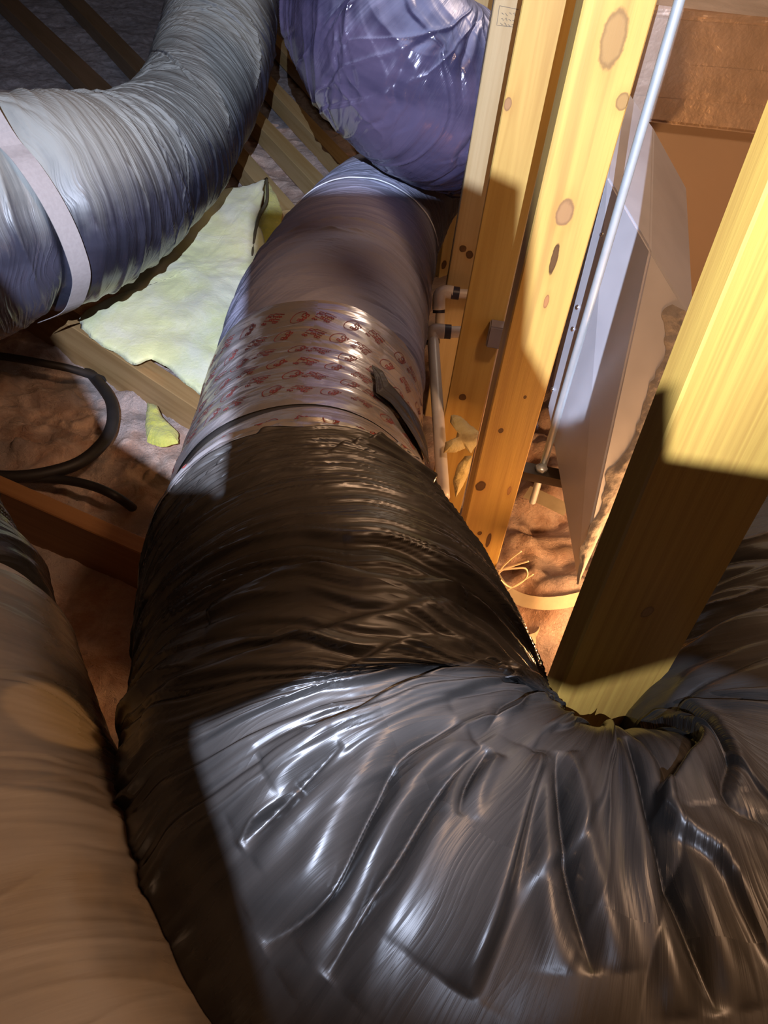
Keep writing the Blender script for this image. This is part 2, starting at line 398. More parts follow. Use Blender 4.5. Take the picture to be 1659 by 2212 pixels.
# ------------------------------------------------------------------ timber builders
def board_mesh(o, ax, ux, ny, L0, L1, wd, th, ch=.0022):
    """timber: o corner, ax along, ux across the wide face, ny into the thickness; u from L0 to L1"""
    cs = [(ch, 0), (wd - ch, 0), (wd, ch), (wd, th - ch), (wd - ch, th), (ch, th), (0, th - ch), (0, ch)]
    per = [0]
    for i in range(8):
        a, b2 = cs[i], cs[(i + 1) % 8]; per.append(per[-1] + math.hypot(a[0] - b2[0], a[1] - b2[1]))
    ls = np.linspace(L0, L1, 9); V = []
    for l in ls:
        for (a, b2) in cs: V.append(o + ax * l + ux * a + ny * b2)
    F = []; UV = []
    for i in range(len(ls) - 1):
        for j in range(8):
            j2 = (j + 1) % 8
            F.append([i * 8 + j, i * 8 + j2, (i + 1) * 8 + j2, (i + 1) * 8 + j])
            p0, p1 = per[j] + ch, per[j + 1] + ch
            UV += [(ls[i], p0), (ls[i], p1), (ls[i + 1], p1), (ls[i + 1], p0)]
    F.append(list(range(8))[::-1]); UV += [cs[q] for q in list(range(8))[::-1]]
    n = (len(ls) - 1) * 8; F.append([n + q for q in range(8)]); UV += [cs[q] for q in range(8)]
    me = bpy.data.meshes.new('timber'); me.from_pydata([tuple(v) for v in V], [], F)
    lay = me.uv_layers.new(name='UVMap'); lay.data.foreach_set('uv', np.array(UV, np.float32).ravel())
    me.update(); bm = bmesh.new(); bm.from_mesh(me); bmesh.ops.recalc_face_normals(bm, faces=bm.faces); bm.to_mesh(me); bm.free()
    return me
class Stud:
    """upright timber: the near corner line passes two pixels, depth d at the lower one, width wd"""
    def __init__(self, top, bot, d, right, wd=.089, th=.038, z0=.02, z1=2.45, yaw=None):
        B = P(*bot, d); r = ray(*top)
        # the point of the upper sight line closest to the plumb line through B
        h = np.array([r[0], r[1]]); q = (B[:2] @ h) / (h @ h); Tp = EYEP + r * q
        ax = Tp - B; ax /= np.linalg.norm(ax)
        v = np.array([B[0], B[1], 0]); v /= np.linalg.norm(v); xr = np.array([v[1], -v[0], 0])
        best = None
        for ps in ([yaw] if yaw is not None else np.radians(np.arange(0, 70, .5))):
            ux = math.cos(ps) * xr + math.sin(ps) * v; e = B + ux * wd
            a = np.array(project(e)[:2]); b2 = np.array(project(e + ax * .1)[:2]); dr = (b2 - a) / np.linalg.norm(b2 - a)
            dist = abs((right[0] - a[0]) * dr[1] - (right[1] - a[1]) * dr[0])
            if best is None or dist < best[0]: best = (dist, ps)
        ps = best[1]; self.yaw = ps
        ux = math.cos(ps) * xr + math.sin(ps) * v; ux = ux - (ux @ ax) * ax; ux /= np.linalg.norm(ux)
        ny = np.cross(ux, ax); ny = ny if ny @ v > 0 else -ny
        self.B, self.ax, self.ux, self.ny, self.wd, self.th = B, ax, ux, ny, wd, th
        self.L0 = (z0 - B[2]) / ax[2]; self.L1 = (z1 - B[2]) / ax[2]
    def uv(self, x, y):
        r = ray(x, y); q = ((self.B - EYEP) @ self.ny) / (r @ self.ny); p = EYEP + r * q - self.B
        return p @ self.ax, p @ self.ux
    def pt(self, x, y, off=0.0):
        u, v = self.uv(x, y); return self.B + self.ax * u + self.ux * v - self.ny * off
    def mesh(self): return board_mesh(self.B, self.ax, self.ux, self.ny, self.L0, self.L1, self.wd, self.th)
    def knots(self, lst): return [(*self.uv(x, y), ru, rv, c) for (x, y, ru, rv, c) in lst]

KN = (.24, .14, .05); KD = (.055, .022, .010); KR = (.25, .135, .06)
post = Stud((1556, 651), (1176, 1574), .98, (1428, 1484), .14, .034, .02, 2.4)
studA = Stud((1262, 0), (1005, 1124), 1.56, (1101, 1124))
studB = Stud((1129, 0), (953, 933), 1.93, (1034, 933))
studC = Stud((1068, 0), (946, 728), 2.24, (1020, 728), .089, .038, yaw=math.radians(4))
studD = Stud((1022, 0), (953, 560), 3.10, (985, 560), .089, .038, yaw=math.radians(30))
o = link('wall_stud', post.mesh(), wood_mat('pine_post', (.37, .225, .046), (.29, .16, .033), post.knots([(1398, 1322, .010, .008, KN)]), seed=3.1, grain=60))
tag(o, 'thick wooden post rising through the loop of the black duct', 'post', 'wooden uprights on the right')
kA = studA.knots([(1325, 85, .036, .017, KN), (1345, 220, .012, .009, KN), (1220, 460, .021, .013, KR), (1197, 560, .026, .0055, KD), (1180, 652, .012, .004, (.30, .13, .05)),
                  (1038, 1050, .013, .010, KD), (1055, 1167, .022, .005, KD), (1036, 1152, .006, .005, KD), (1082, 930, .006, .005, KD), (1134, 858, .004, .003, KD), (1100, 1060, .012, .004, (.3, .15, .06))])
o = link('wall_stud', studA.mesh(), wood_mat('pine_knotty', knots=kA, seed=7.7)); tag(o, 'knotty wooden stud with dark sap pocket beside the threaded rod', 'stud', 'wooden uprights on the right')
kB = studB.knots([(999, 858, .010, .009, KD), (1097, 225, .012, .007, KR)])
o = link('wall_stud', studB.mesh(), wood_mat('pine_plain', (.43, .28, .075), (.34, .20, .05), kB, seed=12.4)); tag(o, 'wooden stud left of the knotty stud, with small grey block fixed to it', 'stud', 'wooden uprights on the right')
kC = studC.knots([(1000, 537, .010, .010, KD), (1014, 550, .012, .01, KD)])
sc_root = link('wall_stud', studC.mesh(), wood_mat('pine_stamped', (.44, .33, .17), (.36, .25, .11), kC, seed=21.0)); tag(sc_root, 'wooden stud with inked grade stamp, behind the white pipe elbows', 'stud', 'wooden uprights on the right')
o = link('wall_stud', studD.mesh(), wood_mat('pine_far', (.46, .36, .18), (.38, .26, .11), studD.knots([(959, 572, .02, .012, KD)]), seed=31.0)); tag(o, 'farthest wooden stud, a narrow strip below the shiny violet duct', 'stud', 'wooden uprights on the right')

# ------------------------------------------------------------------ the setting
def quad_plane(name, z, x0, x1, y0, y1, mat, th=.012):
    me = bpy.data.meshes.new(name); bm = bmesh.new(); bmesh.ops.create_cube(bm, size=1)
    bmesh.ops.transform(bm, matrix=Matrix.Translation(((x0 + x1) / 2, (y0 + y1) / 2, z - th / 2)) @ Matrix.Diagonal((x1 - x0, y1 - y0, th, 1)), verts=bm.verts)
    bm.to_mesh(me); bm.free(); o = link(name, me, mat); o['kind'] = 'structure'; return o
M_dry = plain_mat('ceiling_board', (.30, .26, .22), .9)
quad_plane('floor', 0.0, -4.5, 3.5, -1.5, 8.5, M_dry)
M_deck = wood_mat('roof_deck', (.30, .19, .09), (.22, .13, .06), seed=40)
quad_plane('ceiling', 2.9, -4.5, 3.5, -1.5, 8.5, M_deck, .02)

# unseen panels added behind the viewer, outlined to cast the phone-and-hand shadow
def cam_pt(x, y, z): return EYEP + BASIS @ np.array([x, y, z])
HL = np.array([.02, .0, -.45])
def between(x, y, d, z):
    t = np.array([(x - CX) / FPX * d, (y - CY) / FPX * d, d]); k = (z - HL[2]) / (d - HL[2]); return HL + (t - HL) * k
def torch_blocker(outline, z, th, name):
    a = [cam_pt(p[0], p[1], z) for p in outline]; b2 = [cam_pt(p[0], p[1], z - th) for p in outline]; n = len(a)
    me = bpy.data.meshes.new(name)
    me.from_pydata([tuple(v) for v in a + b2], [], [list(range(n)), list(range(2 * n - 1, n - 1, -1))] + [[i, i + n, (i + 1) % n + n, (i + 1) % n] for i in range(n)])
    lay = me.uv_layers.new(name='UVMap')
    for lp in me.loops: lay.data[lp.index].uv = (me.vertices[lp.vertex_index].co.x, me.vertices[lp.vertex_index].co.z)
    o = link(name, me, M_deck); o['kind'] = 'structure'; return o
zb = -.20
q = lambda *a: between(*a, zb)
torch_blocker([q(*a) for a in ((490, 1090, .97), (506, 1060, .99), (548, 690, 1.56), (562, 468, 2.05), (800, 466, 1.95), (985, 472, 2.35), (1095, 476, 1.7), (1098, 790, 1.55), (1195, 925, 1.4), (1245, 912, 1.6), (1375, 1000, .74), (1600, 1040, .85), (1750, 1050, .85), (1750, 1500, .9), (1420, 1390, 1.0), (1200, 1455, 1.0), (1000, 1410, .80), (700, 1430, .75), (500, 1520, .72), (330, 1570, .72), (400, 1090, .97))], zb, .02, 'shadow_blocker_1')
torch_blocker([q(*a) for a in ((-400, 560, 1.5), (0, 560, 1.6), (140, 690, 2.2), (300, 960, 2.2), (420, 1062, 1.03), (510, 1062, 1.03), (480, 1400, .8), (470, 1560, .73), (545, 1800, .66), (645, 2205, .597), (745, 2700, .5), (-400, 2700, .5))], zb - .025, .02, 'shadow_blocker_2')

# ------------------------------------------------------------------ attic floor insulation
gx = np.arange(-3.4, 2.4, .012); gy = np.arange(.1, 4.4, .012)
GX, GY = np.meshgrid(gx, gy, indexing='ij')
zz = .10 + .14 * fbm(GX * 2.2, GY * 2.2, 3, 5)
bil = np.abs(vnoise(GX * 7 + vnoise(GX * 3, GY * 3, 8) * 2, GY * 7, 9) - .5) * 2
rt = np.clip((GX - .1) / .3, 0, 1)
zz += rt * (.10 * (bil - .3) + .05 * (np.abs(vnoise(GX * 11, GY * 11, 15) - .5) * 2 - .4)) + .04 * rt * np.abs(vnoise(GX * 18, GY * 18, 12) - .5)
zz += .03 * fbm(GX * 14, GY * 14, 21, 4)
lc = PZ(110, 880, .17); lump = np.clip(1 - np.hypot(GX - lc[0], GY - lc[1]) / .55, 0, 1); zz += lump * (.10 * np.abs(vnoise(GX * 13 + vnoise(GX * 7, GY * 7, 31) * 2, GY * 13, 32) - .35) + .05 * np.abs(vnoise(GX * 29, GY * 29, 33) - .5))
fl = mesh_np('floor_wool', np.stack([GX, GY, np.maximum(zz, .015)], -1), grid_faces(len(gx), len(gy)))
o = link('floor_insulation', fl, M_wool); tag(o, 'pink and brown glass wool spread over the attic floor under the ducts', 'insulation', kind='stuff')
gx = np.arange(-4.2, 1.5, .03); gy = np.arange(4.35, 8.2, .03)
GX, GY = np.meshgrid(gx, gy, indexing='ij')
zz = .09 + .08 * fbm(GX * 3, GY * 3, 5, 5) + .03 * fbm(GX * 14, GY * 14, 6, 3)
o = link('blown_insulation', mesh_np('blown', np.stack([GX, GY, np.maximum(zz, .015)], -1), grid_faces(len(gx), len(gy))), M_blown)
tag(o, 'grey blown insulation lying between the far joists', 'insulation', kind='stuff')
# loose grey tufts on the left
rs = R_(5)
def pillow(bound, up, thick, seed, rings=26, m=220, rough=.01, smooth=True, sag=None):
    """soft piece with a given outline (world points), thickness along up"""
    c = np.array(bound, float); c = np.vstack([c, c[:1]])
    L = np.concatenate([[0], np.cumsum(np.linalg.norm(np.diff(c, axis=0), axis=1))]); s = np.linspace(0, L[-1], m, endpoint=False)
    b = np.stack([np.interp(s, L, c[:, k]) for k in range(3)], 1); cen = b.mean(0); up = np.array(up, float); up /= np.linalg.norm(up)
    k = R_(seed); V = []; a = np.linspace(0, 2 * np.pi, m, endpoint=False)
    b = b + (b - cen) * ((vnoise(a * 5, a * 0, seed) - .5) * .05 + (vnoise(a * 25, a * 0, seed + 1) - .5) * .03)[:, None]
    prof = [(t, 1) for t in np.linspace(0.001, 1, rings)] + [(t, -1) for t in np.linspace(1, .001, 8)]
    for t, sd in prof:
        p = cen + (b - cen) * t
        h = thick * .5 * (1 - t ** 3) ** .6
        n = fbm(p[:, 0] * 9 + p[:, 2] * 5, p[:, 1] * 9, seed, 4) * rough * 3 * (1 if sd > 0 else .2)
        V.append(p + up * (sd * h + n * (1 - t ** 8))[:, None])
    return mesh_np('pillow', np.array(V), grid_faces(len(prof), m, True))
# ------------------------------------------------------------------ joists
def joist(a, b, z, wd, hg, label, seed, ext=(0, 0), colr=None, name='ceiling_joist'):
    A = PZ(*a, z); B = PZ(*b, z); ax = B - A; L = np.linalg.norm(ax); ax /= L
    ux = np.cross(ax, [0, 0, 1.0]); ux /= np.linalg.norm(ux); dn = np.array([0, 0, -1.0])
    me = board_mesh(A - ux * wd / 2, ax, ux, dn, -ext[0], L + ext[1], wd, hg)
    pale, dark = colr or ((.42, .26, .11), (.33, .19, .075))
    o = link(name, me, wood_mat('joist_pine', pale, dark, seed=seed)); tag(o, label, 'joist', 'floor joists'); return o
joist((37, 1060), (350, 1197), .24, .045, .20, 'low joist at lower left, running from the near duct to the wrapped duct', 51, (.6, .5), ((.33, .17, .07), (.26, .125, .05)))
joist((125, 667), (446, 876), .22, .060, .18, 'joist with the yellow insulation batt lying across it', 53, (.8, .4))
FJ = ((.50, .36, .17), (.42, .28, .11))
joist((610, 205), (706, 306), .20, .075, .09, 'far joist between the two top ducts, second from the top', 55, (2.0, .4), FJ)
joist((581, 277), (666, 365), .20, .075, .09, 'far joist meeting the left side of the wrapped duct', 57, (1.6, .4), FJ)
joist((530, 345), (606, 432), .20, .080, .09, 'far joist ending beside the raised edge of the yellow batt', 59, (1.0, .1), FJ)
joist((650, 140), (720, 215), .20, .075, .09, 'topmost pale joist, beside the edge of the shiny violet duct', 61, (2.0, .6), FJ)
joist((40, 20), (150, 125), .20, .12, .09, 'dark broad joist in the top left corner', 63, (.8, .8), ((.2, .125, .07), (.16, .1, .05)))
joist((175, 10), (262, 100), .20, .10, .09, 'dark joist above the bend of the dusty hanging duct', 65, (.8, .8), ((.2, .135, .075), (.16, .1, .05)))

# ------------------------------------------------------------------ ducts
# wrapped duct in the middle: comes from under the violet duct, loops round the post
BC = np.array([.298, .551]); BR = .334
loop = [[BC[0] + BR * math.cos(a), BC[1] + BR * math.sin(a), .735, .25 if a > 3.4 else .243] for a in np.radians([180, 205, 230, 255, 285, 310, 335, 360])]
main = Tube([[.10, 3.5, .5, .18], [-.040, 2.793, .47, .19], [-.128, 2.288, .55, .203], [-.178, 1.675, .57, .238], [-.166, 1.205, .57, .230], [-.122, .85, .66, .228]] + loop +
            [[.70, .78, .73, .25], [.84, 1.02, .70, .25], [1.08, 1.28, .66, .25], [1.5, 1.5, .62, .25]], 2600, 700, ([0, .22, .50, .86, 1], [0, .05, .43, .96, 1]))
t = main
s_up = t.pick(740, 657)[0]; s_lo = t.pick(690, 870)[0]; s_ed = t.pick(700, 912)[0]
s_bend0 = t.pick(690, 1400)[0]; s_bend1 = s_bend0 + BR * math.pi + .25
tape_zone = np.clip((t.S - s_up + .01) / .02, 0, 1) * np.clip((s_ed + .06 - t.S) / .03, 0, 1)
bend = np.clip((t.S - s_bend0 + .15) / .3, 0, 1) * np.clip((s_bend1 + .25 - t.S) / .3, 0, 1)
inner = np.clip(((np.array([BC[0], BC[1], .735]) - t.c)[:, None] * t.N).sum(-1) / BR, 0, 1)       # 1 on the inside of the loop
near = np.clip((t.S - s_ed) / .3, 0, 1)
bulge = np.clip((t.S - s_bend0 - .12) / .25, 0, 1) * np.clip((s_bend1 + .1 - t.S) / .3, 0, 1)
H1 = wrinkles(t, 2, .0016, .0042, .009)
H2 = wrinkles(t, 9, .0007, .0018, .016, slant=.05, f=(38, 12, 4))
cru = (np.abs(vnoise(t.S * 16 + 3 * vnoise(t.S * 6, t.TH * 1.9, 90), t.TH / (2 * np.pi) * 24, 91, 24) - .5) * 2)
H2 += .0016 * (cru - .5) * (.25 + .75 * bend) * np.clip(vnoise(t.S * 5, t.TH / (2 * np.pi) * 7, 92, 7) * 2.2 - .6, 0, 1)
t.H = (H1 * (1 - near) + H2 * near) * (1 - .85 * tape_zone) * (1 - .35 * bend) + bulge * inner ** 2 * .038
rs = R_(17)
for i in range(70):                                                     # far half: soft gathers
    fold(t, rs.uniform(s_up - 1.6, s_up - .05), rs.uniform(-1.6, 1.2), rs.uniform(.7, 1.8), rs.uniform(-.02, .02), rs.uniform(.003, .008), rs.uniform(.002, .005), rs.choice(list('vroo')), i * 3)
for i in range(300):                                                    # between tape and loop: many fine pulled creases, nearly parallel
    s0 = rs.uniform(s_ed + .03, s_bend0 + .12); tilt = .035 * math.sin(s0 * 5.5 + .6) + rs.uniform(-.012, .012)
    fold(t, s0, rs.uniform(-1.5, 1.5), rs.uniform(.9, 2.2), tilt, rs.uniform(.0018, .0042), rs.uniform(.0014, .0050), rs.choice(list('rrop')), 333, .028)
inn_th = np.arctan2((t.e2 * (np.array([BC[0], BC[1], .735]) - t.c)).sum(1), (t.e1 * (np.array([BC[0], BC[1], .735]) - t.c)).sum(1))
for i in range(40):                                                     # the loop: deep folds fanning out from the inside
    s0 = rs.uniform(s_bend0 - .05, s_bend1 + .2); it = np.interp(s0, t.s, np.unwrap(inn_th))
    fold(t, s0, it + rs.uniform(-.9, .3), rs.uniform(1.2, 2.3), rs.uniform(-.05, .05), rs.uniform(.006, .014), rs.uniform(.007, .015), rs.choice(list('vvropp')), 400 + i * 3, .05)
for i in range(150):
    s0 = rs.uniform(s_bend0 + .0, s_bend1 + .2); it = np.interp(s0, t.s, np.unwrap(inn_th))
    fold(t, s0, it + rs.uniform(-2.2, -.6), rs.uniform(.25, .9), rs.uniform(-.12, .12), rs.uniform(.003, .006), rs.uniform(.0015, .0055), rs.choice(list('rro')), 700 + i * 3, .05)
for px, wd, am, kd in [
    ([(470, 1320), (700, 1268), (830, 1272), (980, 1288)], .008, .016, 'o'),
    ([(330, 1520), (560, 1420), (760, 1360), (960, 1330)], .007, .014, 'o'),
    ([(560, 1640), (640, 1575), (750, 1555), (860, 1490), (1030, 1440), (1080, 1440)], .009, .020, 'o'),
    ([(700, 1480), (850, 1420), (1000, 1395)], .007, .012, 'o'),
    ([(520, 1820), (640, 1700), (740, 1610)], .006, .012, 'v'),
    ([(560, 2050), (700, 1920), (800, 1750), (880, 1620), (1000, 1560)], .009, .018, 'v'),
    ([(700, 2110), (800, 1960), (880, 1830), (960, 1690), (1050, 1610)], .008, .016, 'v'),
    ([(980, 1760), (1010, 1700), (1060, 1620)], .006, .012, 'v'),
    ([(1020, 2160), (1080, 1960), (1130, 1800), (1180, 1640)], .010, .022, 'o-'),
    ([(1290, 2100), (1240, 1900), (1215, 1720), (1205, 1630)], .009, .018, 'v'),
    ([(1560, 2190), (1480, 2000), (1420, 1820), (1340, 1640)], .010, .020, 'v'),
    ([(1659, 2090), (1560, 1880), (1450, 1700), (1380, 1600)], .012, .028, 'o'),
    ([(1659, 1800), (1560, 1700), (1440, 1590)], .009, .018, 'v'),
    ([(640, 1700), (560, 1770), (510, 1830)], .005, .009, 'r'),
    ([(700, 1000), (860, 985), (980, 1090)], .006, .010, 'o'),
    ([(440, 1060), (560, 960), (700, 920)], .006, .008, 'o')]:
    crease(t, px, wd, am, kd)
# upper jacket ends under the tape, lower jacket starts with a torn lip
t.H = t.H * (1 - .6 * bend * inner ** 3) + .012 * bend * inner ** 3
lip = s_ed + .020 * np.cos(t.TH - t.pick(720, 960)[1]) * -1 + .03 + .012 * (vnoise(t.TH * 3, t.TH * 0, 3, None) - .5) + .006 * (vnoise(t.TH * 11, t.TH * 0, 4) - .5)
lip = np.where(t.TH > np.pi * 1.98, lip[0, 0], lip)
t.H += .008 * np.clip((t.S - lip) / .004, 0, 1) - .004
t.build()
duct = thing('flexible_duct', (*PZ(700, 1000, .3)[:2], .3), 'thick black flexible duct with foil tape, looping round the wooden post', 'duct', 'flexible ducts')
kj = int(np.searchsorted(t.s, s_lo - .04))
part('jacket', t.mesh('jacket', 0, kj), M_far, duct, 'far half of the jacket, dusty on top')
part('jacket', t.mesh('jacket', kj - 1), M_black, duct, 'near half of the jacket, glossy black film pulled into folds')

# foil tape: two bands with a gap between them
M_foil, nt_, b_ = new_mat('foil_tape'); k = NB(nt_); uv = k.uv()
na = k.noise(k.mapped(uv, (15, 7, 1)), 1, 3, .5, .8)
vo = k.n('ShaderNodeTexVoronoi', feature='F1'); vo.inputs['Scale'].default_value = 1; k.l(k.mapped(uv, (20, 15, 1)), vo.inputs['Vector'])
nb = k.bump(na, .4, .02); nb = k.bump(vo.outputs['Distance'], .2, .012, nb)
k.l(nb, b_.inputs['Normal']); b_.inputs['Metallic'].default_value = .75; b_.inputs['Base Color'].default_value = (.70, .66, .66, 1); b_.inputs['Roughness'].default_value = .27
class Band:
    """patch of tape lying on a tube between two curves s_a(theta), s_b(theta)"""
    def __init__(self, tube, sa, sb, off, rows, crum, seed):
        th = np.linspace(0, 2 * np.pi, 700); f = np.linspace(0, 1, rows)[:, None]
        self.S = sa(th)[None] * (1 - f) + sb(th)[None] * f; self.TH = np.broadcast_to(th, self.S.shape)
        v = self.TH / (2 * np.pi)
        c = (np.abs(vnoise(self.S * 34, v * 16, seed, 16) - .5) * 2 - .5) * crum + (vnoise(self.S * 90, v * 7, seed + 1, 7) - .5) * crum * .5
        edge = np.clip(np.minimum(f, 1 - f) * rows / 3, 0, 1)
        self.V = tube.at(self.S, self.TH, off * (.3 + .7 * edge) + c * edge)
    def at(self, s, th, off):
        th = np.asarray(th) % (2 * np.pi); j = th / (2 * np.pi) * (self.S.shape[1] - 1); j0 = np.clip(j.astype(int), 0, self.S.shape[1] - 2); fj = (j - j0)[..., None]
        a, b = self.S[0, j0], self.S[-1, j0]; i = np.clip((s - a) / (b - a), 0, .9999) * (self.S.shape[0] - 1); i0 = i.astype(int); fi = (i - i0)[..., None]
        V = self.V; p = (V[i0, j0] * (1 - fj) + V[i0, j0 + 1] * fj) * (1 - fi) + (V[i0 + 1, j0] * (1 - fj) + V[i0 + 1, j0 + 1] * fj) * fi
        n = np.cross(V[i0, j0 + 1] - V[i0, j0], V[i0 + 1, j0] - V[i0, j0]); n /= np.linalg.norm(n, axis=-1)[..., None] + 1e-12
        cen = np.stack([np.interp(s, t.s, t.c[:, k]) for k in range(3)], -1); n *= np.sign(((p - cen) * n).sum(-1))[..., None]
        return p + n * off
    def mesh(self):
        F = grid_faces(*self.S.shape); uv = np.stack([self.S, self.TH / (2 * np.pi)], -1).reshape(-1, 2)
        return mesh_np('foil_tape', self.V, F, uv)
th_g0 = t.pick(425, 960)[1]; th_g1 = t.pick(800, 885)[1]
def gapw(th):
    u = np.clip(wrapd(th - th_g1) / wrapd(th_g0 - th_g1), 0, 1.4); return .004 + .030 * u ** 1.5
b1 = Band(t, lambda th: s_up + .004 * np.sin(th * 7) + .003 * np.sin(th * 3 + 1), lambda th: s_lo + .004 * np.sin(th * 5), .0045, 60, .0035, 60)
b2 = Band(t, lambda th: s_lo + .004 * np.sin(th * 5) + gapw(th), lambda th: np.full_like(th, s_ed + .055), .0035, 26, .003, 65)
tp = part('foil_tape', b1.mesh(), M_foil, duct, 'wide band of silver foil tape printed in red')
part('foil_tape', b2.mesh(), M_foil, duct, 'narrow lower band of foil tape running under the torn jacket lip')
# red printing on the tape: ovals holding a short mark, and slanted blocks of small lettering
GLYPH = {'E': [[(1, 0), (0, 0), (0, 1), (1, 1)], [(0, .5), (.8, .5)]], 'P': [[(0, 0), (0, 1), (1, .9), (1, .55), (0, .5)]], 'B': [[(0, 0), (0, 1), (.9, .9), (.9, .6), (0, .5), (1, .4), (1, .1), (0, 0)]],
         'I': [[(.5, 0), (.5, 1)]], 'L': [[(0, 1), (0, 0), (1, 0)]], 'N': [[(0, 0), (0, 1), (1, 0), (1, 1)]], 'A': [[(0, 0), (.5, 1), (1, 0)], [(.2, .4), (.8, .4)]], 'F': [[(0, 0), (0, 1), (1, 1)], [(0, .5), (.8, .5)]],
         'H': [[(0, 0), (0, 1)], [(1, 0), (1, 1)], [(0, .5), (1, .5)]], 'U': [[(0, 1), (0, .1), (.5, 0), (1, .1), (1, 1)]], '1': [[(.3, .8), (.5, 1), (.5, 0)]], '8': [[(.5, .5), (0, .75), (.5, 1), (1, .75), (.5, .5), (0, .25), (.5, 0), (1, .25), (.5, .5)]]}
PV, PF = [], []
def stroke(surf, pts, wd):
    """flat ribbon along points given by surf(a, b)"""
    pts = np.array(pts, float); n = max(2, int(len(pts)))
    d = np.gradient(pts, axis=0); d /= np.linalg.norm(d, axis=1)[:, None] + 1e-9; nn = np.stack([-d[:, 1], d[:, 0]], 1) * wd / 2
    a, b2 = surf(pts + nn), surf(pts - nn); base = sum(len(x) for x in PV); PV.append(np.vstack([a, b2]))
    PF.extend([[base + i, base + i + 1, base + n + i + 1, base + n + i] for i in range(n - 1)])
def dense(pts, st=.0025):
    out = []
    for a, b2 in zip(pts[:-1], pts[1:]):
        a, b2 = np.array(a, float), np.array(b2, float); m = max(1, int(np.linalg.norm(b2 - a) / st))
        out += [a + (b2 - a) * i / m for i in range(m)]
    return out + [np.array(pts[-1], float)]
def word(surf, o, d, size, text, wd):
    d = np.array(d, float); nrm = np.array([-d[1], d[0]])
    for i, ch in enumerate(text):
        for g_ in GLYPH.get(ch, []):
            stroke(surf, dense([np.array(o) + d * (i * .85 + p[0] * .6) * size + nrm * p[1] * size for p in g_], .002), wd)
rs = R_(23)
def tape_surf(p): return (b1 if p[:, 1].mean() < s_lo - s_up else b2).at(s_up + p[:, 1], p[:, 0] / .24, .0008)
w_t = s_ed + .05 - s_up
for r_ in range(10):
    y0 = -.034 + r_ * .072
    for c_ in range(26):
        x0 = c_ * .0585 + (r_ % 2) * .029 + rs.uniform(-.005, .005); yy = y0 + .034 + rs.uniform(-.005, .005)
        if not .026 < yy < w_t - .03 or abs(yy - (s_lo - s_up)) < .026: continue
        if (c_ + r_) % 2:
            a = np.linspace(0, 2 * np.pi, 26); e = np.stack([.0125 * np.cos(a), .0235 * np.sin(a)], 1); ca, sa = math.cos(.5), math.sin(.5)
            stroke(tape_surf, [np.array([x0, yy]) + [q[0] * ca + q[1] * sa, q[1] * ca - q[0] * sa] for q in e], .0016)
            word(tape_surf, (x0 - .010, yy - .015), (.48, .88), .0125, 'EPB', .0022)
        else:
            for ln_, tx in enumerate(['181B', 'LFB', 'UL18']):
                word(tape_surf, (x0 - .014 + ln_ * .012, yy - .017 - ln_ * .002), (.48, .88), .0108, tx, .0020)
part('printed_lettering', mesh_np('print', np.vstack(PV), PF), M_red, tp)
# torn flap of black film over the tape
Lq = np.array([t.pick(*p) for p in [(797, 797), (806, 832), (806, 858), (838, 884), (866, 925), (893, 968), (915, 1005)]])
Rq = np.array([t.pick(*p) for p in [(800, 796), (822, 808), (836, 832), (868, 868), (896, 905), (914, 950), (926, 990)]])
f = np.linspace(0, 1, 70); x6 = np.linspace(0, 1, 7); J = np.linspace(0, 1, 30)
A = np.stack([np.interp(f, x6, Lq[:, 0]), np.interp(f, x6, Lq[:, 1])], 1); B = np.stack([np.interp(f, x6, Rq[:, 0]), np.interp(f, x6, Rq[:, 1])], 1)
G = A[:, None] * (1 - J[None, :, None]) + B[:, None] * J[None, :, None]
rip = .003 * np.sin(J * 16 + f[:, None] * 3) * np.clip(f[:, None] * 3, 0, 1)
part('torn_flap', mesh_np('flap', t.at(G[..., 0], G[..., 1], .0125 + rip), grid_faces(70, 30), np.stack([G[..., 0], G[..., 1] / 6.283], -1).reshape(-1, 2)), M_black, duct, 'torn strip of black film lying over the foil tape')
g2 = [(898, 900 + 0), (0, 0)]
# white nylon tie round the far half, with a loose tail
s_tie = t.pick(800, 385)[0]
th = np.linspace(-1.35, 1.5, 60); pts = t.at(s_tie + .03 * np.sin(th * 1.2 + .3), th, .004)
tail = [pts[0] + (np.array([-.055, .02, -.05]) * k_ / 6) * (1 + k_ * .05) for k_ in range(6, 0, -1)]
sgn = project(pts[0])[0] < project(pts[-1])[0]
if not sgn: tail = [pts[-1] + (np.array([-.055, .02, -.05]) * k_ / 6) for k_ in range(1, 7)]
part('zip_tie', sweep((list(tail) + list(pts)) if sgn else (list(pts) + tail), .0017, 8), M_tie, duct, 'thin white nylon tie with a loose tail')

# dusty hanging duct at upper left
hang = Tube([[-1.6, 1.2, .80, .25], [-1.2, 1.38, .79, .25], [-.90, 1.66, .78, .235], [-.79, 2.1, .71, .205], [-.785, 2.6, .66, .197], [-.80, 3.05, .70, .205], [-.84, 3.6, .85, .21]], 1000, 420)
t = hang
t.H = wrinkles(t, 31, .0022, .0065, .010, slant=.12)
s_str = t.pick(105, 400)[0]
rs = R_(41)
for i in range(60):
    fold(t, rs.uniform(s_str + .03, t.s[-1]), rs.uniform(-2, 2), rs.uniform(.6, 1.5), rs.uniform(-.09, .09), rs.uniform(.003, .007), rs.uniform(.002, .006), rs.choice(list('vrrop')), 900 + i * 3)
for px, wd, am, kd in [([(540, 40), (560, 120), (555, 200)], .006, .016, 'o'), ([(430, 160), (480, 210), (495, 290)], .005, .010, 'o'), ([(320, 110), (400, 150), (440, 200)], .005, .008, 'v')]: crease(t, px, wd, am, kd)
